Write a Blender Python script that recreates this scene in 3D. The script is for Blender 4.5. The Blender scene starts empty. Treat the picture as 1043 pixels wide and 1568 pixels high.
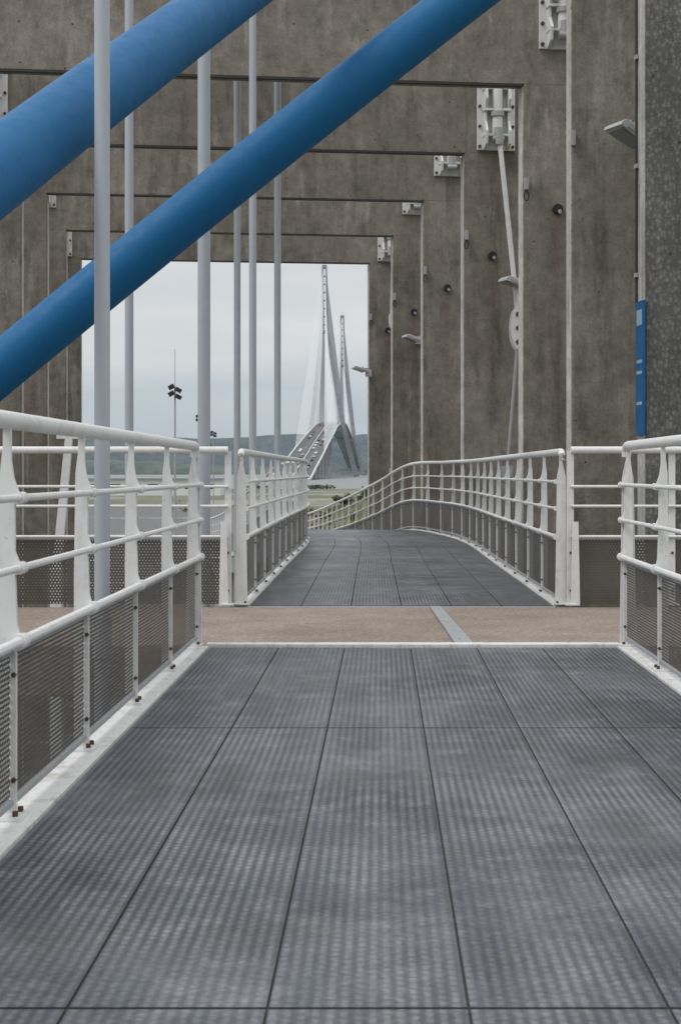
import bpy, math, random
from mathutils import Vector, Matrix, noise
random.seed(7)
sc = bpy.context.scene
sc.view_settings.view_transform='Standard'
sc.view_settings.look='None'
sc.view_settings.exposure=0
GZ=-4.0
# ------------------------------------------------------------------ mesh builder
class MB:
    def __init__(s): s.v=[];s.f=[];s.m=[];s.uv=[];s.sm=[]
    def face(s,pts,mat=0,uv=None,smooth=False):
        b=len(s.v); s.v+= [tuple(p) for p in pts]; s.f.append(list(range(b,b+len(pts)))); s.m.append(mat)
        s.uv.append(uv or [(0,0)]*len(pts)); s.sm.append(smooth)
    def add(s,vs,fs,mat=0,smooth=False):
        b=len(s.v); s.v+=[tuple(p) for p in vs]
        for f in fs:
            s.f.append([b+i for i in f]); s.m.append(mat); s.uv.append([(0,0)]*len(f)); s.sm.append(smooth)
    def box(s,c,d,mat=0,M=None):
        x,y,z=d[0]/2,d[1]/2,d[2]/2
        vs=[Vector((sx*x,sy*y,sz*z)) for sz in(-1,1) for sy in(-1,1) for sx in(-1,1)]
        if M is not None: vs=[M@p for p in vs]
        vs=[p+Vector(c) for p in vs]
        s.add(vs,[(0,2,3,1),(4,5,7,6),(0,1,5,4),(2,6,7,3),(0,4,6,2),(1,3,7,5)],mat)
    def tube(s,pts,r,mat=0,seg=12,cap=True,r2=None):
        pts=[Vector(p) for p in pts]; n=len(pts); rings=[]
        for i,p in enumerate(pts):
            t=(pts[min(i+1,n-1)]-pts[max(i-1,0)]).normalized()
            up=Vector((0,0,1)) if abs(t.z)<.95 else Vector((0,1,0))
            a=t.cross(up).normalized(); b=a.cross(t).normalized()
            rr=r if r2 is None else r+(r2-r)*i/(n-1)
            rings.append([p+a*math.cos(k*2*math.pi/seg)*rr+b*math.sin(k*2*math.pi/seg)*rr for k in range(seg)])
        vs=[q for R in rings for q in R]; fs=[]
        for i in range(n-1):
            for k in range(seg):
                k2=(k+1)%seg
                fs.append((i*seg+k,i*seg+k2,(i+1)*seg+k2,(i+1)*seg+k))
        s.add(vs,fs,mat,True)
        if cap:
            s.add(rings[0],[tuple(range(seg))],mat); s.add(rings[-1],[tuple(reversed(range(seg)))],mat)
    def prism(s,prof,o,ax,ay,ad,th,mat=0):
        o=Vector(o);n=len(prof)
        A=[o+ax*p[0]+ay*p[1]+ad*th/2 for p in prof]; B=[o+ax*p[0]+ay*p[1]-ad*th/2 for p in prof]
        fs=[tuple(range(n)),tuple(reversed(range(n,2*n)))]
        for i in range(n):
            j=(i+1)%n; fs.append((i,i+n,j+n,j))
        s.add(A+B,fs,mat)
    def build(s,name,mats,bevel=0,parent=None):
        me=bpy.data.meshes.new(name); me.from_pydata(s.v,[],s.f); 
        for m in mats: me.materials.append(m)
        me.polygons.foreach_set('material_index',s.m)
        me.polygons.foreach_set('use_smooth',s.sm)
        ul=me.uv_layers.new(name='UVMap'); k=0
        for u in s.uv:
            for q in u: ul.data[k].uv=q; k+=1
        import bmesh
        bm=bmesh.new(); bm.from_mesh(me); 
        bmesh.ops.recalc_face_normals(bm,faces=bm.faces[:]); bm.to_mesh(me); bm.free()
        me.update()
        ob=bpy.data.objects.new(name,me); sc.collection.objects.link(ob)
        if bevel:
            b=ob.modifiers.new('bevel','BEVEL'); b.width=bevel; b.segments=2; b.limit_method='ANGLE'; b.angle_limit=.7
        if parent: ob.parent=parent
        return ob
# ------------------------------------------------------------------ materials
a=math.atan(.1063); U=Vector((math.cos(a),math.sin(a),0)); V=Vector((-math.sin(a),math.cos(a),0)); MF=Matrix((U,V,Vector((0,0,1)))).transposed()
class N:
    def __init__(s,name):
        s.mat=bpy.data.materials.new(name); s.mat.use_nodes=True; s.t=s.mat.node_tree; s.b=s.t.nodes['Principled BSDF']; s.out=s.t.nodes['Material Output']
    def n(s,ty,**k):
        x=s.t.nodes.new(ty)
        for a,b in k.items(): setattr(x,a,b)
        return x
    def l(s,a,b): s.t.links.new(a,b)
    def coord(s,kind='Object',scale=(1,1,1),loc=(0,0,0)):
        c=s.n('ShaderNodeTexCoord'); m=s.n('ShaderNodeMapping'); m.inputs['Scale'].default_value=scale; m.inputs['Location'].default_value=loc
        s.l(c.outputs[kind],m.inputs['Vector']); return m.outputs['Vector']
    def noise(s,vec,scale,detail=5,rough=.55):
        x=s.n('ShaderNodeTexNoise'); x.inputs['Scale'].default_value=scale; x.inputs['Detail'].default_value=min(detail,4); x.inputs['Roughness'].default_value=rough
        s.l(vec,x.inputs['Vector']); return x.outputs['Fac']
    def ramp(s,fac,stops):
        r=s.n('ShaderNodeValToRGB'); e=r.color_ramp.elements
        while len(e)<len(stops): e.new(.5)
        for i,(p,c) in enumerate(stops):
            e[i].position=p; e[i].color=(*c,1) if not isinstance(c,(int,float)) else (c,c,c,1)
        s.l(fac,r.inputs['Fac']); return r.outputs['Color']
    def mix(s,fac,a,b,mode='MIX'):
        x=s.n('ShaderNodeMix',data_type='RGBA',blend_type=mode)
        for i,v in ((0,fac),(6,a),(7,b)):
            if isinstance(v,bpy.types.NodeSocket): s.l(v,x.inputs[i])
            elif i==0: x.inputs[0].default_value=v
            else: x.inputs[i].default_value=(*v,1)
        return x.outputs[2]
    def math(s,op,a,b=None,c=None):
        x=s.n('ShaderNodeMath',operation=op)
        for i,v in enumerate((a,b,c)):
            if v is None: continue
            if isinstance(v,bpy.types.NodeSocket): s.l(v,x.inputs[i])
            else: x.inputs[i].default_value=v
        return x.outputs[0]
    def bump(s,h,dist,strength=1.0):
        x=s.n('ShaderNodeBump'); x.inputs['Distance'].default_value=dist; x.inputs['Strength'].default_value=strength
        s.l(h,x.inputs['Height']); s.l(x.outputs['Normal'],s.b.inputs['Normal'])
    def set(s,col=None,rough=.5,metal=0.):
        for k,v in (('Base Color',col),('Roughness',rough),('Metallic',metal)):
            if v is None: continue
            if isinstance(v,bpy.types.NodeSocket): s.l(v,s.b.inputs[k])
            elif k=='Base Color': s.b.inputs[k].default_value=(*v,1)
            else: s.b.inputs[k].default_value=v
        return s.mat

def concrete(name,c1,c2,c3,agg=False,stain=True):
    m=N(name)
    o=m.coord()
    big=m.noise(o,.7,4,.62)
    base=m.ramp(big,[(.3,c1),(.5,c2),(.7,c3)])
    st=m.noise(m.coord(scale=(3.2,3.2,.3)),1.6,4,.68)
    col=m.mix(.75,base,m.ramp(st,[(.28,(.46,.44,.42)),(.44,(.92,.92,.92)),(.6,(1,1,1)),(.76,(1.22,1.21,1.2))]),'MULTIPLY')
    if stain:
        st2=m.noise(m.coord(scale=(4.5,4.5,.5),loc=(3,8,1)),1.3,4,.6)
        col=m.mix(m.ramp(st2,[(.57,0.),(.74,.55)]),col,(.40,.37,.335))
        st3=m.noise(m.coord(scale=(2.4,2.4,.2),loc=(9,3,5)),1.4,4,.6)
        col=m.mix(m.ramp(st3,[(.56,0.),(.71,.55)]),col,(.14,.108,.08))
        bl=m.noise(m.coord(scale=(2.2,2.2,.9),loc=(1,5,2)),1.7,4,.72)
        col=m.mix(m.ramp(bl,[(.53,0.),(.66,.5)]),col,(.085,.08,.073))
        dp=m.n('ShaderNodeVectorMath',operation='DOT_PRODUCT'); m.l(o,dp.inputs[0]); dp.inputs[1].default_value=U
        sp=m.n('ShaderNodeSeparateXYZ'); m.l(o,sp.inputs[0])
        du=m.math('ABSOLUTE',m.math('SUBTRACT',m.math('ADD',dp.outputs['Value'],m.math('MULTIPLY',m.noise(m.coord(scale=(1,1,1.2)),2.5,3),.12)),4.46))
        mr=m.n('ShaderNodeMapRange')
        mr.inputs['From Min'].default_value=1.6; mr.inputs['From Max'].default_value=4.1; m.l(sp.outputs[2],mr.inputs['Value'])
        ms=m.math('MULTIPLY',m.ramp(du,[(.02,1.),(.15,0.)]),mr.outputs[0])
        # only on the drained frames, not the tall near column
        dq=m.n('ShaderNodeVectorMath',operation='DOT_PRODUCT'); m.l(o,dq.inputs[0]); dq.inputs[1].default_value=V
        lt=m.math('MULTIPLY',m.math('LESS_THAN',sp.outputs[2],4.16),m.math('GREATER_THAN',dq.outputs['Value'],16.))
        col=m.mix(m.math('MULTIPLY',m.math('MULTIPLY',ms,lt),.55),col,(.11,.078,.054))
    oi=m.n('ShaderNodeObjectInfo')
    col=m.mix(1.,col,m.ramp(oi.outputs['Random'],[(0.,(.88,.875,.87)),(1.,(1.12,1.115,1.1))]),'MULTIPLY')
    fine=m.noise(o,38,4,.7)
    col=m.mix(.65,col,m.ramp(fine,[(.3,(.70,.70,.70)),(.7,(1.25,1.25,1.25))]),'MULTIPLY')
    mid=m.noise(o,6,4,.7)
    col=m.mix(.75,col,m.ramp(mid,[(.32,(.68,.68,.68)),(.7,(1.2,1.2,1.2))]),'MULTIPLY')
    v=m.n('ShaderNodeTexVoronoi'); v.inputs['Scale'].default_value=4.2; m.l(o,v.inputs['Vector'])
    dots=m.ramp(v.outputs['Distance'],[(.045,1.),(.065,0.)])
    col=m.mix(m.math('MULTIPLY',dots,.85),col,(.03,.028,.026))
    if agg:
        v2=m.n('ShaderNodeTexVoronoi'); v2.inputs['Scale'].default_value=26; m.l(m.coord(scale=(1,1,.7)),v2.inputs['Vector'])
        col=m.mix(.7,col,m.ramp(v2.outputs['Distance'],[(.05,(1.4,1.39,1.37)),(.55,(.5,.5,.5))]),'MULTIPLY')
        m.bump(m.math('ADD',mid,fine),.02,.7)
    else:
        m.bump(m.math('ADD',fine,m.math('MULTIPLY',mid,2.)),.005,.6)
    return m.set(col,.88)
M_CON=concrete('weathered_concrete',(.158,.139,.118),(.225,.202,.174),(.295,.268,.235))
M_AGG=concrete('exposed_aggregate_concrete',(.15,.146,.14),(.195,.19,.182),(.24,.235,.226),True,False)
M_CHF=concrete('column_edge_concrete',(.40,.38,.355),(.50,.48,.45),(.60,.58,.55),False,False)  # paler concrete copy, skylight on inner column faces put into the colour

def paint(name,col,dirt=(.25,.22,.18),rough=.42,amt=.35,spec=.5):
    m=N(name); o=m.coord()
    a=m.noise(o,9,4,.7); b=m.noise(m.coord(scale=(14,14,1.5)),3,4,.6)
    c=m.mix(m.ramp(a,[(.50,0.),(.8,amt)]),col,dirt)
    c=m.mix(m.ramp(b,[(.56,0.),(.8,amt*.8)]),c,dirt)
    c=m.mix(m.ramp(m.noise(o,55,3,.6),[(.70,0.),(.76,min(1,amt*1.5))]),c,(.14,.07,.035))
    m.b.inputs['Specular IOR Level'].default_value=spec
    return m.set(c,m.ramp(a,[(.3,rough),(.8,rough+.2)]))
M_WHT=paint('white_paint',(.69,.69,.68))
M_KERB=paint('worn_white_kerb_paint',(.73,.725,.71),amt=.75)
M_POLE=paint('pale_grey_blue_paint',(.39,.42,.46),amt=.15,dirt=(.26,.26,.28))
M_BLUE=paint('blue_paint',(.007,.108,.262),dirt=(.005,.07,.17),rough=.46,amt=.35,spec=.22)
M_GRYM=paint('galvanised_steel',(.34,.35,.36),dirt=(.18,.16,.14),rough=.5)
M_LAMP=paint('lamp_housing_grey',(.45,.45,.45),dirt=(.25,.22,.2),rough=.5)
M_DARK=N('dark_rubber_hole_shade').set((.015,.015,.016),.7)
M_BLK=N('seam_dirt_beam_shade').set((.045,.044,.043),.9)
M_GLASS=N('lamp_glass').set((.25,.27,.29),.15)
M_RUST=paint('rusty_bolt_steel',(.09,.05,.03),dirt=(.05,.03,.02),rough=.8)
M_SIGNW=paint('sign_pale_blue',(.30,.42,.55),amt=.1)

def deck_mat():
    m=N('ribbed_metal_deck')
    tc=m.n('ShaderNodeTexCoord'); sp=m.n('ShaderNodeSeparateXYZ'); m.l(tc.outputs['UV'],sp.inputs[0])
    u,v=sp.outputs[0],sp.outputs[1]
    P=.0266
    ru=m.math('DIVIDE',u,P)
    rib=m.math('ADD',m.math('MULTIPLY',m.math('SINE',m.math('MULTIPLY',ru,2*math.pi)),.5),.5)
    row=m.math('FLOOR',m.math('ADD',ru,.25))
    sv=m.math('ADD',m.math('MULTIPLY',v,2*math.pi/.030),m.math('MULTIPLY',row,math.pi))
    stud=m.math('ADD',m.math('MULTIPLY',m.math('SINE',sv),.5),.5)
    stud=m.math('SMOOTH_MIN',m.math('MULTIPLY',stud,1.8),1.,.3)
    o=m.coord()
    n1=m.noise(o,1.3,4,.6); n2=m.noise(o,5,4,.75); n3=m.noise(o,70,3,.7)
    wear=m.ramp(m.noise(m.coord(loc=(5,5,5)),1.1,3,.6),[(.38,.40),(.62,.95)])
    h=m.math('MULTIPLY',rib,m.math('ADD',m.math('MULTIPLY',stud,.55),.45))
    base=m.ramp(n1,[(.3,(.085,.094,.108)),(.5,(.127,.138,.155)),(.72,(.18,.19,.206))])
    base=m.mix(m.ramp(n2,[(.48,0.),(.70,.65)]),base,(.275,.285,.30))
    base=m.mix(m.ramp(m.noise(m.coord(loc=(4,2,0)),1.9,4,.6),[(.54,0.),(.72,.6)]),base,(.10,.095,.085))
    base=m.mix(m.ramp(m.noise(m.coord(scale=(6,.5,1),loc=(2,7,0)),1.5,4,.6),[(.5,0.),(.75,.5)]),base,(.24,.248,.26))
    base=m.mix(m.ramp(m.noise(m.coord(scale=(1.5,1,1),loc=(7,1,0)),9,4,.7),[(.60,0.),(.72,.55)]),base,(.185,.165,.135))
    col=m.mix(wear,base,m.mix(1.,base,m.ramp(h,[(.1,(.48,.48,.49)),(.8,(1.22,1.22,1.23))]),'MULTIPLY'))
    col=m.mix(.8,col,m.ramp(n3,[(.3,(.66,.66,.66)),(.7,(1.34,1.34,1.34))]),'MULTIPLY')
    m.bump(m.math('ADD',m.math('MULTIPLY',h,wear),m.math('MULTIPLY',n3,.3)),.003,.6)
    r=m.ramp(n1,[(.35,.32),(.7,.54)])
    m.b.inputs['Specular IOR Level'].default_value=.6
    return m.set(col,r,.2)
M_DECK=deck_mat()

def perf_mat(name,pitch,rad,col):
    m=N(name)
    tc=m.n('ShaderNodeTexCoord'); sp=m.n('ShaderNodeSeparateXYZ'); m.l(tc.outputs['UV'],sp.inputs[0])
    v=m.math('DIVIDE',sp.outputs[1],pitch*.866); row=m.math('FLOOR',v)
    u=m.math('ADD',m.math('DIVIDE',sp.outputs[0],pitch),m.math('MULTIPLY',m.math('MODULO',row,2.),.5))
    du=m.math('MULTIPLY',m.math('SUBTRACT',m.math('FRACT',u),.5),pitch)
    dv=m.math('MULTIPLY',m.math('SUBTRACT',m.math('FRACT',v),.5),pitch*.866)
    d=m.math('SQRT',m.math('ADD',m.math('MULTIPLY',du,du),m.math('MULTIPLY',dv,dv)))
    hole=m.math('LESS_THAN',d,rad)
    c=m.mix(m.noise(m.coord(),5,4,.6),tuple(x*.6 for x in col),tuple(x*1.5 for x in col))
    m.set(c,.5,.3)
    tr=m.n('ShaderNodeBsdfTransparent'); mx=m.n('ShaderNodeMixShader')
    m.l(hole,mx.inputs[0]); m.l(m.b.outputs[0],mx.inputs[1]); m.l(tr.outputs[0],mx.inputs[2]); m.l(mx.outputs[0],m.out.inputs['Surface'])
    return m.mat
M_PERF=perf_mat('perforated_steel_panel',.017,.0038,(.10,.092,.083))
M_PERF2=perf_mat('perforated_fence_panel',.024,.0050,(.10,.09,.08))

def simple(name,c1,c2,scale,rough=.9,bd=.02,c3=None):
    m=N(name); o=m.coord(); f=m.noise(o,scale,4,.65)
    col=m.ramp(f,[(.32,c1),(.68,c2)])
    g=m.noise(o,scale*9,4,.7); col=m.mix(.7,col,m.ramp(g,[(.3,(.7,.7,.7)),(.7,(1.3,1.3,1.3))]),'MULTIPLY')
    m.bump(g,bd,.6); return m.set(col,rough)
def resin():
    m=N('tan_resin_grit'); o=m.coord()
    col=m.ramp(m.noise(o,2.2,4,.6),[(.3,(.24,.19,.156)),(.7,(.33,.27,.23))])
    g=m.noise(o,95,3,.8); col=m.mix(.9,col,m.ramp(g,[(.35,(.5,.48,.47)),(.65,(1.45,1.43,1.41))]),'MULTIPLY')
    g2=m.noise(o,30,3,.8); col=m.mix(.7,col,m.ramp(g2,[(.35,(.55,.55,.55)),(.65,(1.35,1.35,1.35))]),'MULTIPLY')
    col=m.mix(m.ramp(m.noise(o,5,4,.6),[(.52,0.),(.72,.5)]),col,(.17,.15,.13))
    m.bump(g,.003,.8); return m.set(col,.9)
M_RESIN=resin()
M_ASPH=simple('asphalt',(.09,.09,.092),(.15,.15,.152),1.5)
M_ASPB=simple('bridge_asphalt',(.085,.09,.095),(.11,.115,.12),.05)
def ground():
    m=N('grass_and_gravel_ground'); o=m.coord()
    f=m.noise(o,.03,4,.65); g=m.noise(o,.5,4,.6)
    c=m.ramp(f,[(.36,(.085,.10,.055)),(.50,(.15,.15,.105)),(.6,(.24,.23,.205))])
    c=m.mix(.8,c,m.ramp(g,[(.3,(.65,.65,.65)),(.7,(1.3,1.3,1.3))]),'MULTIPLY'); m.bump(g,.1,.5)
    return m.set(c,.95)
M_GRD=ground()
def bank():
    m=N('rough_grass_bank'); o=m.coord()
    f=m.noise(o,.9,4,.7); g=m.noise(o,6,4,.7)
    c=m.ramp(f,[(.38,(.065,.085,.03)),(.5,(.115,.12,.055)),(.64,(.19,.165,.12))])
    c=m.mix(.9,c,m.ramp(g,[(.3,(.5,.5,.5)),(.7,(1.4,1.4,1.4))]),'MULTIPLY'); m.bump(g,.15,.8)
    return m.set(c,.95)
M_BANK=bank()
M_HILL=simple('wooded_hillside',(.055,.080,.090),(.10,.13,.142),.010,.95,5.)  # blue-grey base colour carries the aerial haze
M_HILL2=simple('far_wooded_hillside',(.13,.165,.19),(.165,.20,.225),.004,.95,5.)  # paler and bluer, more distance haze mixed into the colour
M_SHORE=simple('far_shore_woodland',(.06,.08,.075),(.12,.14,.125),.03,.95,1.)
def water():
    m=N('estuary_water'); m.bump(m.noise(m.coord(scale=(1,.3,1)),.15,4,.6),1.2,.8); m.b.inputs['Specular IOR Level'].default_value=.3; return m.set((.16,.18,.18),.42)
M_WAT=water()
M_PYL=simple('pylon_concrete',(.25,.27,.29),(.32,.34,.36),.03,.8,.2)
M_CAB=N('stay_cable_sheath').set((.66,.68,.70),.5)
M_LEAF=simple('leaf_green',(.045,.065,.025),(.11,.135,.055),2.,.7,.01)
M_LEAFH=simple('hazy_leaf_green',(.07,.09,.065),(.12,.14,.10),.3,.8,.01)
M_ROCK=simple('tan_rock',(.17,.145,.11),(.30,.26,.21),.8,.95,.1)
M_BARK=simple('bark',(.06,.045,.035),(.1,.08,.06),6.,.95,.03)

# ------------------------------------------------------------------ railings
def resample(path,step):
    P=[Vector(p) for p in path]; out=[]; n=len(P)
    if n==2: dense=[P[0]+(P[1]-P[0])*i/200 for i in range(201)]
    else:
        dense=[]
        for i in range(n-1):
            p0=P[max(i-1,0)];p1=P[i];p2=P[i+1];p3=P[min(i+2,n-1)]
            m1=(p2-p0)/max((p2-p0).length,1e-6)*(p2-p1).length; m2=(p3-p1)/max((p3-p1).length,1e-6)*(p2-p1).length
            for k in range(60):
                t=k/60; h1=2*t**3-3*t*t+1;h2=t**3-2*t*t+t;h3=-2*t**3+3*t*t;h4=t**3-t*t
                dense.append(p1*h1+m1*h2+p2*h3+m2*h4)
        dense.append(P[-1])
    L=[0]
    for i in range(1,len(dense)): L.append(L[-1]+(dense[i]-dense[i-1]).length)
    k=max(1,round(L[-1]/step)); j=0
    for i in range(k+1):
        t=L[-1]*i/k
        while j<len(L)-2 and L[j+1]<t: j+=1
        w=(t-L[j])/max(L[j+1]-L[j],1e-9); out.append(dense[j].lerp(dense[j+1],min(max(w,0),1)))
    return out
Z=Vector((0,0,1))
def railing(path,inward,post_step=1.0,kerb=True,ends=(0,0),perf=M_PERF,name='railing',kin=.09):
    b=MB(); sub=4
    pts=resample(path,post_step/sub); n=len(pts)
    T=[]
    for i in range(n):
        t=pts[min(i+1,n-1)]-pts[max(i-1,0)]; t.z=0; t.normalize(); T.append(t)
    Nn=[Vector((t.y,-t.x,0))*inward for t in T]
    hr=[p+Z*1.147+q*.0 for p,q in zip(pts,Nn)]
    def endbend(p,t): return [p+t*(.03)-Z*.003,p+t*.055-Z*.022,p+t*.062-Z*.06]
    full=list(hr)
    if ends[0]: full=list(reversed(endbend(hr[0],-T[0])))+full
    if ends[1]: full=full+endbend(hr[-1],T[-1])
    b.tube(full,.0265,0,14)
    for z,r in ((.925,.0115),(.725,.0115),(.515,.016)):
        b.tube([p+Z*z+q*.038 for p,q in zip(pts,Nn)],r,0,8)
    run=0
    for i in range(n):
        if i%sub==0:
            t,q,p=T[i],Nn[i],pts[i]
            end=(i==0 and ends[0]) or (i==n-1 and ends[1])
            w=.027
            prof=[(w,.0),(w,.49),(w+.012,.515),(w+.002,.55),(w-.003,.69),(w+.010,.725),(w-.004,.76),(w-.004,.89),(w+.008,.925),(w-.008,.97),(.012,1.02),(.011,1.125),(-.011,1.125),(-.013,1.05),(-w*.8,.98),(-w,.6),(-w,0)]
            b.prism(prof,p+Z*.012,q,Z,t,.014)
            if end:
                b.prism([(.045,0),(.032,.95),(.012,1.05),(-.012,1.05),(-.034,.95),(-.05,0)],p+t*.02*(1 if i else -1)+Z*.012,q,Z,t,.008)
            for z,r in ((.925,.018),(.725,.018),(.515,.023)):
                b.tube([p+q*.038+Z*z-t*.026,p+q*.038+Z*z+t*.026],r,0,10)
            Mx=Matrix((t,q,Z)).transposed()
            b.box(p+Z*.016,(.10,.10,.012),0,Mx)
            for s1 in(-1,1):
                b.tube([p+t*.03*s1+q*.03+Z*.02,p+t*.03*s1+q*.03+Z*.036],.009,2,6)
                b.tube([p+q*.02+t*.006+Z*(.12 if s1<0 else .42),p+q*.02-t*.014+Z*(.12 if s1<0 else .42)],.008,2,6)
        if i<n-1:
            seg=(pts[i+1]-pts[i]).length
            A=pts[i]+Nn[i]*.008;B=pts[i+1]+Nn[i+1]*.008
            b.face([A+Z*.06,B+Z*.06,B+Z*.485,A+Z*.485],1,[(run,0),(run+seg,0),(run+seg,.425),(run,.425)])
            for zz in(.055,.487):
                t=(B-A).normalized(); q=Nn[i]; Mx=Matrix((t,q,Z)).transposed()
                b.box((A+B)/2+Z*zz,(seg,.022,.018),3,Mx)
            run+=seg
            if kerb:
                t=(pts[i+1]-pts[i]).normalized(); Mx=Matrix((t,Nn[i],Z)).transposed()
                kw=kin+.065
                b.box((pts[i]+pts[i+1])/2-Z*.03+(Nn[i]*(kin-.065)/2),(seg+.002,kw,.08),4,Mx)
    return b.build(name,[M_WHT,perf,M_RUST,M_GRYM,M_KERB],.002)
K=.0295
def ND(l,d,z=0): return (l+K*d,d,z)
railing([ND(-1.07,-1.95),ND(-1.07,8.05)],1,ends=(0,1),kin=.084)
railing([ND(1.395,-1.95),ND(1.395,8.05)],-1,ends=(0,1),kin=.06)
RP=[(1.64,10.56,0),(1.73,15.3,0),(1.80,19.6,0),(1.66,22.2,0),(1.20,25,-.03),(.74,28,-.35),(.15,31.7,-.73),(-.94,40,-1.34),(-2.6,50,-1.9)]
LP=[(-.735,10.56,0),(-.62,15.3,0),(-.50,20.2,0),(-.62,22.8,0),(-1.08,25.2,-.03),(-1.58,27.8,-.35),(-2.18,31,-.73),(-3.3,39.2,-1.34),(-4.96,49,-1.9)]
railing(RP,-1,ends=(1,0),kin=.055)
railing(LP,1,ends=(1,0),kin=.055)
def guard(x0,x1,y):
    b=MB(); L=x1-x0; n=max(2,round(L/1.0)); 
    b.tube([(x0,y,1.16),(x1,y,1.16)],.0265,0,14)
    for z in(.89,.745,.52): b.tube([(x0,y,z),(x1,y,z)],.011,0,8)
    for i in range(n+1):
        x=x0+L*i/n; b.box((x,y+.02,.58),(.05,.012,1.14)); b.box((x,y+.0,.02),(.09,.09,.012)); 
        for zz in(.12,.4): b.tube([(x,y+.01,zz),(x,y-.006,zz)],.01,2,6)
    b.face([(x0,y+.035,.02),(x1,y+.035,.02),(x1,y+.035,.5),(x0,y+.035,.5)],1,[(0,0),(L,0),(L,.48),(0,.48)])
    b.box(((x0+x1)/2,y+.035,.505),(L,.02,.02),3)
    xe=x1-.03 if x0<0 else x0+.03
    b.prism([(-.035,0),(.035,0),(.022,.62),(-.022,.62)],(xe,y-.02,.01),Vector((1,0,0)),Z,Vector((0,1,0)),.012)
    b.build('guard_fence',[M_WHT,M_PERF2,M_RUST,M_GRYM],.002)
guard(-3.0,-.83,10.47); guard(1.70,3.2,10.47)
def guard_side(x,y0,y1):
    b=MB(); L=y1-y0
    b.tube([(x,y0,1.16),(x,y1,1.16)],.0265,0,14)
    for z in(.89,.745,.52): b.tube([(x,y0,z),(x,y1,z)],.011,0,8)
    for i in range(3): 
        y=y0+L*i/2; b.box((x,y,.58),(.012,.05,1.14)); b.box((x,y,.02),(.09,.09,.012))
    b.face([(x,y0,.02),(x,y1,.02),(x,y1,.5),(x,y0,.5)],1,[(0,0),(L,0),(L,.48),(0,.48)])
    b.build('guard_fence',[M_WHT,M_PERF2],.002)
guard_side(-3.02,8.2,10.4); guard_side(3.22,8.2,10.4)

# ------------------------------------------------------------------ decks
def panels(b,Lp,Rp,lat,sta,z=0,gap=.004,v0=0):
    for i in range(len(sta)-1):
        for j in range(len(lat)-1):
            k=4 if (sta[i+1]-sta[i])>1.5 else 1
            for s in range(k):
                a=sta[i]+(sta[i+1]-sta[i])*s/k; c=sta[i]+(sta[i+1]-sta[i])*(s+1)/k
                P=[]
                for (st,fr) in ((a,lat[j]),(a,lat[j+1]),(c,lat[j+1]),(c,lat[j])):
                    A=Lp(st);B=Rp(st);P.append((A.lerp(B,fr),(B-A).length,fr,st))
                def inset(idx,du,dv):
                    p,W,fr,st=P[idx]; A=Lp(st);B=Rp(st); lu=(B-A).normalized(); f=Vector((-lu.y,lu.x,0)); return p+lu*du+f*dv
                gt=.0055
                g0=gt if s==0 else 0; g1=-gt if s==k-1 else 0
                q=[inset(0,gap,g0),inset(1,-gap,g0),inset(2,-gap,g1),inset(3,gap,g1)]
                W=P[0][1]
                uv=[(P[0][2]*W,a),(P[1][2]*W,a),(P[1][2]*W,c),(P[0][2]*W,c)]
                top=[p+Z*z for p in q]
                b.face(top,0,uv)
                for e in range(4):
                    if (e==0 and s>0) or (e==2 and s<k-1): continue
                    p1,p2=top[e],top[(e+1)%4]; b.face([p1,p1-Z*.006,p2-Z*.006,p2],1,[(.0064,0)]*4)
b=MB()
LL,RR=-.982,1.332
latabs=[LL,-.587,-.214,.161,.534,.905,RR]; lat=[(x-LL)/(RR-LL) for x in latabs]
panels(b,lambda s:Vector(ND(LL,s)),lambda s:Vector(ND(RR,s)),lat,[-2,-.25,2.64,5.53,8.06],gap=.0030)
b.face([ND(LL,-2,-.005),ND(RR,-2,-.005),ND(RR,8.06,-.005),ND(LL,8.06,-.005)],2)
for l in(-1.06,1.41):
    b.face([ND(l,-2,-.05),ND(l,8.1,-.05),ND(l,8.1,-.45),ND(l,-2,-.45)],3); b.face([ND(l-.01,-2,-.45),ND(l-.01,8.1,-.45),ND(l-.01,8.1,-.05),ND(l-.01,-2,-.05)],3)
for i in range(11):
    c=ND(.175,-1.8+i*.97,-.25); b.box(c,(2.4,.08,.36),3)
for d in(-1.5,7.6):
    for l in(-.8,1.1): b.box(ND(l,d,GZ/2-.25),(.25,.25,-GZ-.4),3)
b.build('near_walkway_deck',[M_DECK,M_BLK,M_BLK,M_GRYM])
Ld=resample([(x+.055,y,z) for x,y,z in LP],.25); Rd=resample([(x-.055,y,z) for x,y,z in RP],.25)
def at(pts,t):
    t=max(0,min(1,t))*(len(pts)-1); i=min(int(t),len(pts)-2); return pts[i].lerp(pts[i+1],t-i)
LEN=40.5
b=MB()
latf=[0,.17,.335,.5,.665,.83,1]
stf=[i*2.9 for i in range(14)]+[LEN]
panels(b,lambda s:at(Ld,s/LEN),lambda s:at(Rd,s/LEN),latf,stf,gap=.0030)
for i in range(80):
    s0=LEN*i/80;s1=LEN*(i+1)/80
    b.face([at(Ld,s0/LEN)-Z*.018,at(Rd,s0/LEN)-Z*.018,at(Rd,s1/LEN)-Z*.018,at(Ld,s1/LEN)-Z*.018],2)
    for P,o in((Ld,-.08),(Rd,.08)):
        A=at(P,s0/LEN)+Vector((o,0,-.05));B=at(P,s1/LEN)+Vector((o,0,-.05)); b.face([A,B,B-Z*.4,A-Z*.4],3)
for i in range(5):
    s=(1.5+i*9)/LEN
    for P in(Ld,Rd):
        p=at(P,s); b.box((p.x+(.2 if P is Ld else -.2),p.y,(p.z-.1+GZ)/2),(.22,.22,p.z-.1-GZ),3)
b.build('far_walkway_deck',[M_DECK,M_BLK,M_BLK,M_GRYM])
b=MB()
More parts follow.
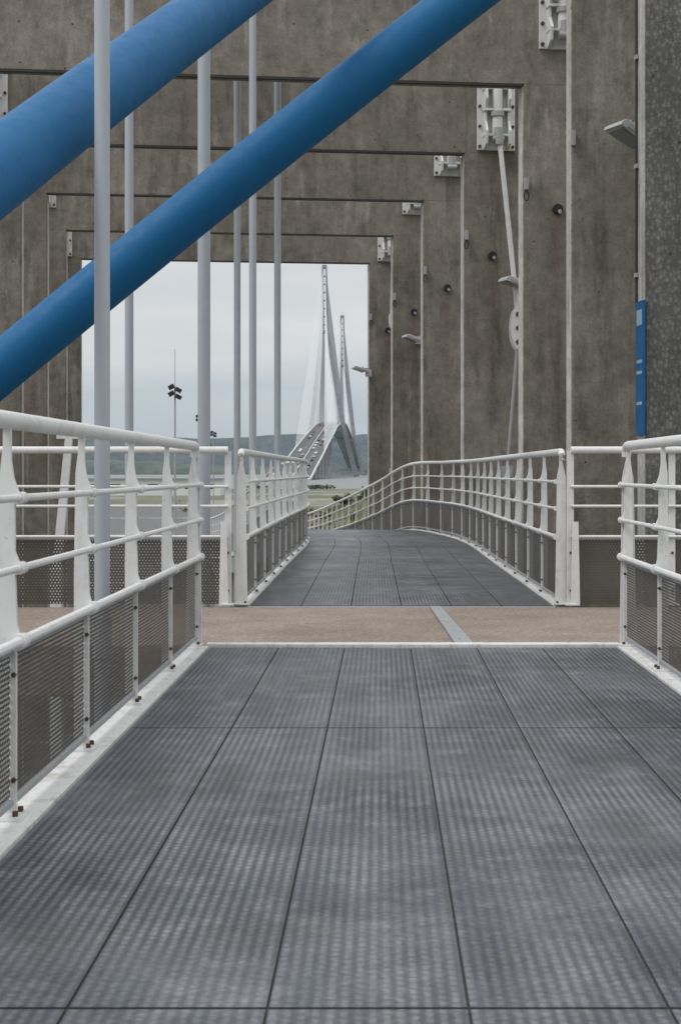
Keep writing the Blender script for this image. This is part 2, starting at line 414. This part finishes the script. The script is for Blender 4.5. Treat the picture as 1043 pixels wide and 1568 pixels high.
b.box((.1,9.31,-.15),(6.36,2.27,.30),0)
for x in(-2.6,2.8):
    for y in(8.6,10.1): b.box((x,y,(GZ-.3)/2),(.35,.35,-GZ-.3),1)
b.build('resin_surfaced_platform',[M_RESIN,M_CON],.01)
b=MB(); b.box((ND(.175,8.125)[0],8.125,-.02),(2.36,.075,.075),0); b.build('white_expansion_joint_sill',[M_KERB],.006)
b=MB()
b.prism([(-.0,0),(.105,0),(.075,2.2),(-.005,2.2)],(.66,8.2,.008),Vector((1,0,0)),Vector((0,1,0)),Z,.012)
for k in range(5):
    b.tube([(.70,8.35+k*.45,.014),(.70,8.35+k*.45,.016)],.005,1,8)
b.build('metal_joint_cover_strip',[M_GRYM,M_RUST],.002)
b=MB(); b.box((.45,10.475,-.004),(2.25,.05,.012),0); b.build('metal_threshold_strip',[M_GRYM],.002)

# ------------------------------------------------------------------ portal frames
def F(u,v,z): return U*u+V*v+Z*z
UR,UL=3.99,-2.37; ZB=5.66; TH=.24
frames=[16.7,20.4,24.05,27.7,31.4]
def bracket(b,u,v,zb,h):
    w=.56
    b.box(F(u,v-.02,zb+h/2),(w,.04,h),0,MF)
    for du in(-.17,.17): b.prism([(0,0),(-.16,.06),(-.19,h*.25),(-.08,h*.42),(-.08,h*.55),(-.19,h*.72),(-.16,h-.06),(0,h)],F(u+du,v-.04,zb),V,Z,U,.035)
    for dz in(.20,h*.58,h-.10): b.box(F(u,v-.10,zb+dz),(.40,.12,.035),0,MF)
    b.tube([F(u,v-.12,zb+h*.95),F(u,v-.12,zb+.22)],.075,0,16)
    b.tube([F(u,v-.12,zb+h*.55),F(u,v-.12,zb+h*.48)],.10,2,16)
    b.tube([F(u,v-.16,zb+.30),F(u,v-.16,zb+.12)],.06,2,14)
    b.tube([F(u-.08,v-.18,zb+.12),F(u+.08,v-.18,zb+.12)],.05,2,14)
    for du in(-.245,.245):
        for dz in(.05,h*.35,h*.65,h-.05): b.tube([F(u+du,v-.03,zb+dz),F(u+du,v-.065,zb+dz)],.024,1,6)
for i,v in enumerate(frames):
    b=MB(); W=1.55
    top=ZB+1.7
    for uu,s in((UR,1),(UL,-1)):
        b.box(F(uu+s*W/2,v+TH/2,(ZB+GZ)/2),(W,TH,ZB-GZ),0,MF)
        b.box(F(uu-s*.008,v+TH/2+.004,(ZB+GZ)/2-.01),(.016,TH-.03,ZB-GZ-.03),1,MF)
        b.box(F(uu+s*W/2,v+TH/2,GZ+.25),(W+.3,TH+.3,.5),0,MF)
    b.box(F((UL+UR)/2,v+TH/2,(ZB+top)/2),(UR-UL+2*W,TH,top-ZB-.003),0,MF)
    b.box(F((UL+UR)/2,v+.02,ZB-.016),(UR-UL-.04,.05,.03),2,MF)  # thin dark strip painting in the shadow under the crossbeam
    sc0=F(UR+.02,v-.04,4.45)
    b.box(sc0,(.05,.06,.14),3,MF); b.tube([sc0-Z*.08+U*.02*math.sin(t)*1.5-Z*(.06-.06*math.cos(t)) for t in [k*math.pi/6 for k in range(13)]],.008,4,6)
    hc=F(UR+.41,v,4.16)
    b.tube([hc+V*.0,hc-V*.035],.062,4,20); b.tube([hc-V*.030,hc-V*.040],.045,5,20)  # pipe ring, and a dark disc painting the shade inside the hole
    b.tube([hc-V*.036-Z*.03+U*.02,hc-V*.042-Z*.03+U*.02],.026,3,10)
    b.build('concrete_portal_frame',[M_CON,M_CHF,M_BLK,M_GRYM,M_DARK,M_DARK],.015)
    tall=i in(1,4)
    for uu in(UR+.46,UL-.46):
        b=MB(); bracket(b,uu,v,5.70 if tall else 6.08,.98 if tall else .85)
        b.build('steel_anchor_bracket',[M_WHT,M_RUST,M_GRYM],.004)
b=MB(); v=14.97; u=4.11
b.box(F(u+.5,v+.1,(9+GZ)/2),(1.0,.2,9-GZ),0,MF); b.box(F(u-.008,v+.104,(9+GZ)/2),(.016,.18,9-GZ-.03),1,MF)
b.box(F(u+.5,v+.1,GZ+.25),(1.3,.6,.5),0,MF)
b.tube([F(u+.84,v-.03,GZ),F(u+.84,v-.03,8.8)],.012,3,8)
b.tube([F(u+.76,v-.02,4.8),F(u+.76,v-.02,8.8)],.010,3,8)
b.tube([F(u+.76,v-.02,4.8),F(u+.79,v-.03,4.72),F(u+.79,v-.03,4.66)],.010,3,8)
for zz in(1.2,2.4,3.6,4.8,5.6,6.1): b.box(F(u+.84,v-.03,zz),(.06,.05,.05),2,MF)
b.box(F(u-.0,v-.03,4.6),(.045,.05,.16),2,MF)
b.build('tall_concrete_column',[M_CON,M_CHF,M_GRYM,M_DARK],.015)
b=MB(); v=12.44; u=4.10
b.box(F(u+1.0,v+.12,(8.5+GZ)/2),(2.0,.22,8.5-GZ),0,MF); b.box(F(u-.008,v+.12,(8.5+GZ)/2),(.016,.19,8.5-GZ-.03),1,MF)
b.box(F(u+1.,v+.1,GZ+.25),(2.3,.6,.5),0,MF)
b.tube([F(u-.03,v+.2,2.5),F(u-.03,v+.2,8.3)],.011,3,8)
for zz in(2.8,3.8,4.8): b.box(F(u-.02,v+.2,zz),(.05,.06,.04),2,MF)
b.build('exposed_aggregate_column',[M_AGG,M_CHF,M_GRYM,M_DARK],.015)
b=MB()
b.box(F(u-.03,v+.08,1.94),(.02,.22,1.22),0,MF)
for zc,h in((2.40,.14),(2.0,.03),(1.90,.03),(1.62,.03)): b.box(F(u-.0415,v+.08,zc),(.003,.15,h),1,MF)
b.build('information_sign',[M_BLUE,M_SIGNW],.002)

def floodlight(c,size,pitch,armto,yaw=.5):
    b=MB(); R=Matrix.Rotation(yaw,3,'Z')@Matrix.Rotation(pitch,3,'Y'); c=Vector(c); s=size
    prof=[(-.5,-.08),(.42,-.13),(.5,-.02),(.40,.15),(-.40,.12),(-.5,.0)]
    b.prism([(x*s,y*s) for x,y in prof],c,R@Vector((1,0,0)),R@Z,R@Vector((0,1,0)),s*.66)
    b.box(c+R@Vector((-.03*s,0,-.115*s)),(s*.82,s*.5,s*.02),1,R)
    b.box(c+R@Vector((-.05*s,-.335*s,.0)),(s*.55,s*.02,s*.12),2,R)
    for k in range(6): b.box(c+R@Vector(((-.25+.11*k)*s,0,.165*s)),(.015*s,s*.5,.07*s),0,R)
    for sy in(-1,1): b.prism([(.0,-.03),(.55,.0),(.62,.14),(.5,.17),(.02,.07)],c+R@Vector((0,sy*s*.36,0)),R@Vector((s,0,0)),(R@Z)*s,R@Vector((0,1,0)),.012)
    b.tube([c+R@Vector((.55*s,-.36*s,.07*s)),c+R@Vector((.55*s,.36*s,.07*s))],.014,0,8)
    b.tube([c+R@Vector((.55*s,0,.07*s)),(c+R@Vector((.55*s,0,.07*s)))*.3+Vector(armto)*.7+Z*.04*s,Vector(armto)],.022,0,8)
    b.tube([c+R@Vector((.3*s,0,.16*s)),c+R@Vector((.25*s,0,.32*s)),(c+Vector(armto))/2+Z*.22*s,Vector(armto)+Z*.1],.008,3,6)
    b.box(armto,(.14,.05,.16),0,MF)
    b.build('floodlight',[M_LAMP,M_GLASS,M_GRYM,M_DARK],.004)
floodlight(F(4.60,14.5,4.54),.46,.42,F(4.90,14.92,4.64),.45)
floodlight(F(4.62,20.0,3.72),.36,.22,F(4.88,20.37,3.7),.4)
floodlight(F(4.30,27.4,3.60),.32,.3,F(4.5,27.67,3.6),.4)
floodlight(F(3.72,31.2,3.27),.28,.3,F(3.96,31.37,3.2),.3)
def tie(uv0,uv1,uv2,v,r,s=1.):
    b=MB()
    A=F(uv0[0],v,uv0[1]);B=F(uv1[0],v,uv1[1]);C=F(uv2[0],v,uv2[1])
    b.tube([A,B],r,0,14)
    b.tube([A+Z*.06,A-Z*.1],r*1.6,2,14)
    oval=[(math.cos(t)*.105*s,math.sin(t)*.31*s) for t in [k*2*math.pi/20 for k in range(20)]]
    for dv in(-.06,.06): b.prism(oval,B-Z*.30*s+V*dv*s,U,Z,V,.02,0)
    for dz in(-.1,-.3,-.5): b.tube([B+Z*dz*s-V*.09*s,B+Z*dz*s+V*.09*s],.035*s,1,12)
    b.box(B-Z*.3*s+U*.12*s,(.05*s,.1*s,.34*s),2,MF)
    b.tube([B-Z*.58*s,C],r*.6,4,8)
    b.box(C,(.1,.3,.16),2,MF)
    b.tube([C-Z*.05,F(uv2[0],v+.35,uv2[1])],.03,2,8)
    b.build('suspended_tie_rod',[M_WHT,M_RUST,M_GRYM,M_DARK,M_GRYM],.003)
tie((4.44,5.82),(4.70,3.37),(4.55,1.0),20.10,.036)
tie((4.47,5.75),(4.45,4.55),(4.46,1.0),31.16,.03,.6)
tie((UL-.46,5.75),(UL-.5,4.3),(UL-.48,1.0),31.16,.03,.6)

# ------------------------------------------------------------------ blue arch tubes & hangers
def arch(P0,D,t0,t1,sag,name='blue_arch_tube'):
    b=MB(); P0=Vector(P0);D=Vector(D); pts=[]
    for i in range(31):
        t=t0+(t1-t0)*i/30; pts.append(P0+D*t-Z*sag*(t-.5)**2)
    b.tube(pts,.2,0,64)
    p=pts[0]; b.box((p.x,p.y,(p.z+GZ)/2),(.5,.5,p.z-GZ+.1),1)
    b.build(name,[M_BLUE,M_CON])
arch((-1.752,7.3,2.565),(.645,1.9,1.237),-2.3,2.7,.015)
arch((-2.712,11.3,1.845),(3.66,.6,3.09),-1.0,1.33,.10)
def hanger(px_x,y,r,top):
    b=MB(); b.tube([(px_x,y,GZ),(px_x,y,top)],r,0,24)
    b.tube([(px_x,y,.0),(px_x,y,.22)],r*1.25,0,20)
    b.tube([(px_x,y,GZ),(px_x,y,GZ+.06)],r*2.4,0,20)
    b.build('hanger_pole',[M_POLE])
hanger(-1.28,7.62,.042,7.5)
hanger(-2.10,14.1,.043,9.)
hanger(-1.25,13.0,.058,9.)
hanger(-1.002,16.2,.042,9.)
hanger(-1.295,17.8,.042,9.)
hanger(-.790,17.8,.042,9.)

b=MB()
b.prism([(0,0),(.10,0),(.22,1.4),(.14,1.4)],(-3.05,15,-.05+0),Vector((1,0,0)),Z,Vector((0,1,0)),.05)
b.box((-2.75,15,1.37),(.5,.05,.05)); b.box((-3.0,15,(GZ)/2-.02),(.12,.12,-GZ))
b.build('white_gate_strut',[M_WHT],.004)
b=MB(); b.box(F(-4.2,12.6,-.6),(3.0,.3,1.1),0,MF); b.box(F(-4.2,12.6,(GZ-1.15)/2),(.5,.3,-GZ-1.15),0,MF); b.build('concrete_edge_beam',[M_CON],.02)

# ------------------------------------------------------------------ landscape
b=MB(); S=9000
b.face([(-S,-200,GZ),(S,-200,GZ),(S,S,GZ),(-S,S,GZ)],0); b.build('ground',[M_GRD])
b=MB(); b.face([(-6000,420,GZ+.25),(6000,420,GZ+.25),(6000,4600,GZ+.25),(-6000,4600,GZ+.25)],0)
b.face([(-6000,420,GZ+.25),(6000,420,GZ+.25),(6000,415,GZ-.1),(-6000,415,GZ-.1)],0); b.build('estuary_water',[M_WAT])
b=MB()
b.face([(-80,22,GZ+.004),(-3.6,22,GZ+.004),(-4,58,GZ+.004),(-80,58,GZ+.004)],0)
b.face([(-140,62,GZ+.004),(-6.5,62,GZ+.004),(-9,205,GZ+.004),(-180,205,GZ+.004)],0)
for k in range(12): 
    x=-80+k*6; b.face([(x,51.4,GZ+.008),(x+3,51.4,GZ+.008),(x+3,51.6,GZ+.008),(x,51.6,GZ+.008)],1)
    b.face([(x,76,GZ+.008),(x+.15,76,GZ+.008),(x+.15,82,GZ+.008),(x,82,GZ+.008)],1)
for y in(58.1,61.9): b.box((-43,y,GZ+.07),(74,.2,.14),2)
for y in(110,150): b.box((-70,y,GZ+.07),(110,.2,.14),2)
b.build('asphalt_road',[M_ASPH,M_WHT,M_CHF])
def ridge(name,y0,depth,hbase,hamp,mat,seed,x0=-5000,x1=5000,n=260):
    b=MB(); vs=[];fs=[]; rows=6
    for r in range(rows):
        f=r/(rows-1)
        for i in range(n+1):
            x=x0+(x1-x0)*i/n; 
            hh=hbase+hamp*(noise.noise(Vector((x/900+seed,seed,0)))+.4*noise.noise(Vector((x/250+seed,1,0)))+.10*noise.noise(Vector((x/35,seed,r))) )
            prof=math.sin(f*math.pi/2)**.8
            vs.append((x,y0+depth*f,GZ-2+(hh+4)*prof))
    for r in range(rows-1):
        for i in range(n): k=r*(n+1)+i; fs.append((k,k+1,k+n+2,k+n+1))
    b.add(vs,fs,0,True); b.build(name,[mat])
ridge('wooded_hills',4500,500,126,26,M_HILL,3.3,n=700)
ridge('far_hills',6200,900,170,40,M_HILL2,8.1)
ridge('far_shore_trees',2200,60,13,22,M_SHORE,5.1,-3000,3000,n=900)
def leafmass(b,c,r,n,ls,mat=0):
    for _ in range(n):
        while True:
            p=Vector((random.uniform(-1,1),random.uniform(-1,1),random.uniform(-1,1)))
            if .25<p.length<1 : break
        k=.75+.5*noise.noise(p*2.3+Vector(c))
        p=Vector((p.x*r[0],p.y*r[1],p.z*r[2]))*k+Vector(c)
        d=Vector((random.gauss(0,1),random.gauss(0,1),random.gauss(0,1))).normalized(); e=d.orthogonal().normalized(); f=d.cross(e)
        s=ls*random.uniform(.6,1.3)
        b.face([p-e*s,p+f*s*.6,p+e*s,p-f*s*.6],mat)
def shrub(x,y,r,h,gz=GZ):
    b=MB()
    for k in range(5): 
        b.tube([(x,y,gz-.2),(x+random.uniform(-.5,.5)*r,y+random.uniform(-.5,.5)*r,gz+h*.7)],.04,1,6,r2=.012)
    for k in range(8): 
        q=random.uniform(.45,1.1); leafmass(b,(x+random.uniform(-.9,.9)*r,y+random.uniform(-.5,.5)*r,gz+h*random.uniform(.2,.7)*q),(r*.5*q,r*.5*q,h*.3*q),150,.065*max(1,h/2))
    b.build('shrub',[M_LEAF,M_BARK])
def bankh(x,y):
    e=max(0,1-((x-3.0)/8.5)**2)**.45*max(0,1-((y-78)/9)**2)**.6
    return GZ-.05+e*(3.25+.9*noise.noise(Vector((x*.45,y*.3,2)))+.35*noise.noise(Vector((x*1.6,y*1.3,5))))
b=MB(); nx,ny=80,50; vs=[];fs=[]
for j in range(ny+1):
    for i in range(nx+1):
        x=-5.8+17.6*i/nx; y=68+20*j/ny; vs.append((x,y,bankh(x,y)))
for j in range(ny):
    for i in range(nx): k=j*(nx+1)+i; fs.append((k,k+1,k+nx+2,k+nx+1))
b.add(vs,fs,0,True)
for _ in range(2500):
    x=random.uniform(-5,10);y=random.uniform(69.5,84); z=bankh(x,y)
    if z<GZ+.1: continue
    an=random.uniform(0,6.28); d=Vector((math.cos(an),math.sin(an),0))*.05; h=random.uniform(.12,.32)
    b.face([Vector((x,y,z))-d,Vector((x,y,z))+d,Vector((x,y,z+h))+d*random.uniform(-2,2)],0)
b.build('grassy_bank',[M_BANK])
for (x,y,r,h) in ((-1.5,77,.45,.4),(-.9,74.5,.5,.45),(-.2,78,.6,.6),(.2,75,.5,.5),(.9,79,.7,1.0),(1.5,77,.8,.9),(2.4,78,.9,1.1),(4.5,78,1.2,1.3)):
    shrub(x,y,r,h,bankh(x,y))
shrub(-3.4,150,1.8,1.7); shrub(-19,175,3,1.5)
b=MB()
x=-420
while x<420:
    x+=random.choice([3,5,9,14,22]); hh=random.uniform(1.0,2.6)
    b.tube([(x,405,GZ),(x,405,GZ+hh*.6)],.15,1,5)
    for k in range(4): leafmass(b,(x+random.uniform(-4,4),405+random.uniform(-3,3),GZ+hh*random.uniform(.3,.65)),(3.5,3,hh*.33),40,.4)
b.build('riverside_bushes',[M_LEAFH,M_BARK])
b=MB()
for _ in range(80):
    x=-1.5+random.gauss(0,.55); y=random.uniform(70.5,77); rr=random.uniform(.08,.26)
    c=Vector((x,y,bankh(x,y)+rr*.3))
    vs=[];fs=[]
    for i in range(5):
        th=math.pi*i/4
        for k in range(7):
            ph=2*math.pi*k/7; q=Vector((math.sin(th)*math.cos(ph),math.sin(th)*math.sin(ph),math.cos(th)*.8))*rr*(1+random.uniform(-.2,.2)); vs.append(q+c)
    for i in range(4):
        for k in range(7): fs.append((i*7+k,i*7+(k+1)%7,(i+1)*7+(k+1)%7,(i+1)*7+k))
    b.add(vs,fs,0)
b.build('rock_pile',[M_ROCK])
b=MB(); bx,by=-55,300
b.box((bx,by,GZ+1.7),(60,9,3.4),0); b.box((bx,by,GZ+3.55),(61,10,.3),1)
for k in range(15): b.box((bx-27+k*3.9,by-4.51,GZ+1.9),(2.2,.06,1.0),2)
b.box((bx+6,by-4.52,GZ+1.1),(1.2,.08,2.2),3)
b.build('low_white_building',[M_WHT,M_GRYM,M_DARK,M_GRYM])
def mast(x,y,zl,top,s=1.):
    b=MB(); b.tube([(x,y,GZ),(x,y,zl+.3)],.07*s,0,10,r2=.045*s); b.tube([(x,y,zl+.3),(x,y,top)],.018*s,0,6)
    b.box((x,y,GZ+.1),(.5,.5,.2),0)
    for sx,dz in((-1,.28),(1,.1),(-1,-.1),(1,-.28)):
        b.tube([(x,y,zl+dz),(x+sx*.16*s,y,zl+dz)],.03*s,0,6)
        R=Matrix.Rotation(sx*.5,3,'Y'); b.box((x+sx*.20*s,y-.05,zl+dz),(.34*s,.22*s,.24*s),1,R); b.box((x+sx*.22*s,y-.17*s,zl+dz-.02),(.26*s,.02,.18*s),1,R)
    b.build('floodlight_mast',[M_GRYM,M_DARK,M_GLASS])
mast(-9.33,80,5.5,7.9); mast(-14.9,150,6.6,7.0,1.1); mast(-17.9,200,6.3,6.8,1.2); mast(-22.3,240,5.5,6,1.2)

# ------------------------------------------------------------------ cable-stayed bridge
ctr=[(-29,700,-4.2),(-27.5,780,-3.0),(-26,850,2.4),(-23.2,950,11.2),(-20.3,1050,20.8),(-16.5,1200,33.5),(-12.2,1400,47.5),(-5,1620,56),(3.3,1850,48),(14,2150,30),(28,2600,0)]
C=resample(ctr,20)
b=MB(); HW=11.
n=len(C); TT=[]
for i in range(n):
    t=C[min(i+1,n-1)]-C[max(i-1,0)]; t.z=0; t.normalize(); TT.append(Vector((t.y,-t.x,0)))
def strip(o0,z0,o1,z1,mat,i0=0,i1=None):
    for i in range(i0,(i1 or n-1)):
        b.face([C[i]+TT[i]*o0+Z*z0,C[i]+TT[i]*o1+Z*z1,C[i+1]+TT[i+1]*o1+Z*z1,C[i+1]+TT[i+1]*o0+Z*z0],mat)
strip(-HW,0,HW,0,0)
strip(-HW,0,-HW+4,-3,1); strip(HW,0,HW-4,-3,1); strip(-HW+4,-3,HW-4,-3,1)
for o in(-HW,HW): 
    strip(o,-.6,o,1.0,2); strip(o-.3,1.0,o+.3,1.0,2); strip(o+.3,-.6,o+.3,1.0,2); strip(o-.3,1.0,o-.3,-.6,2)
strip(-.2,.7,.2,.7,2); strip(-.2,.05,-.2,.7,2); strip(.2,.05,.2,.7,2)
for o in(-4,4): 
    for i in range(0,n-1,1): 
        A=C[i]+TT[i]*o+Z*.05;B=C[i].lerp(C[i+1],.35)+TT[i]*o+Z*.05; b.face([A-TT[i]*.12,A+TT[i]*.12,B+TT[i]*.12,B-TT[i]*.12],2)
for i in range(n):
    if C[i].y<1340 and C[i].z>1 and i%3==0:
        for o in(-6,6): b.box((C[i].x+TT[i].x*o,C[i].y,(C[i].z-3+GZ)/2),(1.6,2.2,C[i].z-3-GZ),1)
for (tx,ty,deckz) in ((-15.8,1400,47.5),(2.3,1850,48)):
    ba,tp=GZ-2,205.
    def leg(sx,z0,x0,z1,x1,w0,w1,d0,d1,mat=1):
        vs=[]
        for z,xx,w,d in((z0,x0,w0,d0),(z1,x1,w1,d1)):
            for qx,qy in((-1,-1),(1,-1),(1,1),(-1,1)): vs.append((tx+xx+qx*w/2,ty+qy*d/2,z))
        b.add(vs,[(0,3,2,1),(4,5,6,7),(0,1,5,4),(1,2,6,5),(2,3,7,6),(3,0,4,7)],mat)
    sh=3. if ty<1600 else 0.
    for s in(-1,1): 
        leg(s,ba,s*29+sh,deckz-4,s*16+sh,5.5,4.6,9,7); leg(s,deckz-4,s*16+sh,140,s*2.6,4.6,3.2,7,6); leg(s,140,s*2.6,tp,s*1.6,3.2,1.8,6,4)
    b.box((tx,ty,tp-1),(5,4,2.0),1); b.box((tx,ty,139),(7,5,3),1); b.box((tx+sh,ty,deckz-5),(33,6,4),1); b.box((tx,ty,ba+5),(66,14,4),1)
    for z in range(146,204,8): b.box((tx,ty,z),(3.6,3,1.0),1)
    b.tube([(tx,ty,tp),(tx,ty,tp+5)],.2,1,6)
    def deckpt(y,o):
        for i in range(n-1):
            if C[i].y<=y<=C[i+1].y:
                w=(y-C[i].y)/(C[i+1].y-C[i].y); return C[i].lerp(C[i+1],w)+TT[i]*o
    for k in range(23):
        zt=143+k*2.6
        for dirn in(-1,1):
            span=(400 if (dirn<0)==(ty<1600) else 210)*(.1+.9*k/22)
            for s in(-1,1):
                P=deckpt(ty+dirn*span,s*(HW-.6))
                if P is not None: b.tube([(tx+s*1.2,ty,zt),P],.16,3,4,cap=False)
b.build('cable_stayed_bridge',[M_ASPB,M_PYL,M_WHT,M_CAB])
cols=[(.02,.02,.025),(.55,.55,.55),(.25,.02,.02),(.03,.05,.12),(.3,.3,.31),(.05,.05,.05)]
cm=[N('car_paint').set(c,.3) for c in cols]
def car(P,d,ci):
    b=MB(); t=d; q=Vector((t.y,-t.x,0)).normalized()
    prof=[(-2.1,.35),(2.1,.35),(2.15,.75),(1.2,.95),(.5,1.45),(-1.2,1.48),(-1.9,1.0),(-2.15,.9)]
    b.prism(prof,P,t,Z,q,1.75,0)
    b.prism([(.48,1.35),(1.1,1.0),(-1.75,1.0),(-1.2,1.38)],P,t,Z,q,1.78,1)
    for xx in(-1.35,1.35):
        for s in(-1,1): b.tube([P+t*xx+q*s*.7+Z*.33,P+t*xx+q*s*.9+Z*.33],.33,2,10)
    b.build('car',[cm[ci],M_GLASS,M_DARK],.05)
for i in range(38):
    y=830+560*(i+random.random())/38
    for j in range(n-1):
        if C[j].y<=y<=C[j+1].y:
            w=(y-C[j].y)/(C[j+1].y-C[j].y); t=(C[j+1]-C[j]).normalized(); o=random.choice([-6,-2.4,2.4,6,6,2.4])
            car(C[j].lerp(C[j+1],w)+TT[j]*o+Z*.06,t,random.choice([0,0,1,1,0,3,4,5,2])); break

# ------------------------------------------------------------------ world, sun, camera
w=bpy.data.worlds.new('World'); sc.world=w; w.use_nodes=True; nt=w.node_tree; nd=nt.nodes; lk=nt.links
bg=nd['Background']; bg.inputs['Strength'].default_value=.1
SE,SR=math.radians(52),math.radians(-60)
sky=nd.new('ShaderNodeTexSky'); sky.sky_type='NISHITA'; sky.sun_disc=False; sky.sun_elevation=SE; sky.sun_rotation=SR
tc=nd.new('ShaderNodeTexCoord'); mp=nd.new('ShaderNodeMapping'); mp.inputs['Scale'].default_value=(2.4,2.4,11); mp.inputs['Location'].default_value=(.3,.1,.4); lk.new(tc.outputs['Generated'],mp.inputs['Vector'])
nz=nd.new('ShaderNodeTexNoise'); nz.inputs['Scale'].default_value=2.2; nz.inputs['Detail'].default_value=5; nz.inputs['Roughness'].default_value=.5; lk.new(mp.outputs[0],nz.inputs['Vector'])
rp=nd.new('ShaderNodeValToRGB'); rp.color_ramp.elements[0].position=.34; rp.color_ramp.elements[0].color=(.645,.67,.69,1); rp.color_ramp.elements[1].position=.58; rp.color_ramp.elements[1].color=(.725,.735,.74,1); lk.new(nz.outputs['Fac'],rp.inputs[0])
sp=nd.new('ShaderNodeSeparateXYZ'); lk.new(tc.outputs['Generated'],sp.inputs[0])
ad=nd.new('ShaderNodeMath'); ad.operation='MULTIPLY_ADD'; lk.new(nz.outputs['Fac'],ad.inputs[0]); ad.inputs[1].default_value=-.12; lk.new(sp.outputs[2],ad.inputs[2])
r2=nd.new('ShaderNodeValToRGB'); e=r2.color_ramp.elements; e[0].position=.0; e[0].color=(.74,.80,.86,1); e[1].position=.03; e[1].color=(1,1,1,1); lk.new(ad.outputs[0],r2.inputs[0])
mm=nd.new('ShaderNodeMix'); mm.data_type='RGBA'; mm.blend_type='MULTIPLY'; mm.inputs[0].default_value=1; lk.new(rp.outputs[0],mm.inputs[6]); lk.new(r2.outputs[0],mm.inputs[7])
mr=nd.new('ShaderNodeMapRange'); mr.inputs['From Min'].default_value=.15; mr.inputs['From Max'].default_value=.9; mr.inputs['To Min'].default_value=10.2; mr.inputs['To Max'].default_value=21; lk.new(sp.outputs[2],mr.inputs['Value'])
vm=nd.new('ShaderNodeVectorMath'); vm.operation='SCALE'; lk.new(mm.outputs[2],vm.inputs[0]); lk.new(mr.outputs[0],vm.inputs['Scale'])
mx=nd.new('ShaderNodeMix'); mx.data_type='RGBA'; mx.inputs[0].default_value=.92; lk.new(sky.outputs[0],mx.inputs[6]); lk.new(vm.outputs[0],mx.inputs[7])
lk.new(mx.outputs[2],bg.inputs['Color'])
sd=bpy.data.lights.new('sun','SUN'); sd.energy=1.2; sd.angle=math.radians(20); sd.color=(1,.98,.955)
so=bpy.data.objects.new('sun',sd); sc.collection.objects.link(so)
dirv=Vector((math.sin(SR)*math.cos(SE),-abs(math.cos(SR))*math.cos(SE),math.sin(SE)))
sky.sun_rotation=math.atan2(dirv.x,dirv.y)
so.rotation_euler=dirv.to_track_quat('Z','Y').to_euler(); so.location=(0,0,30)
cd=bpy.data.cameras.new('camera'); cd.sensor_fit='HORIZONTAL'; cd.sensor_width=24; cd.lens=50; cd.shift_y=-.0594; cd.clip_end=20000; cd.clip_start=.05
cd.dof.use_dof=True; cd.dof.focus_distance=12; cd.dof.aperture_fstop=10
co=bpy.data.objects.new('camera',cd); sc.collection.objects.link(co); co.location=(0,0,1.0); co.rotation_euler=(math.pi/2,0,0); sc.camera=co
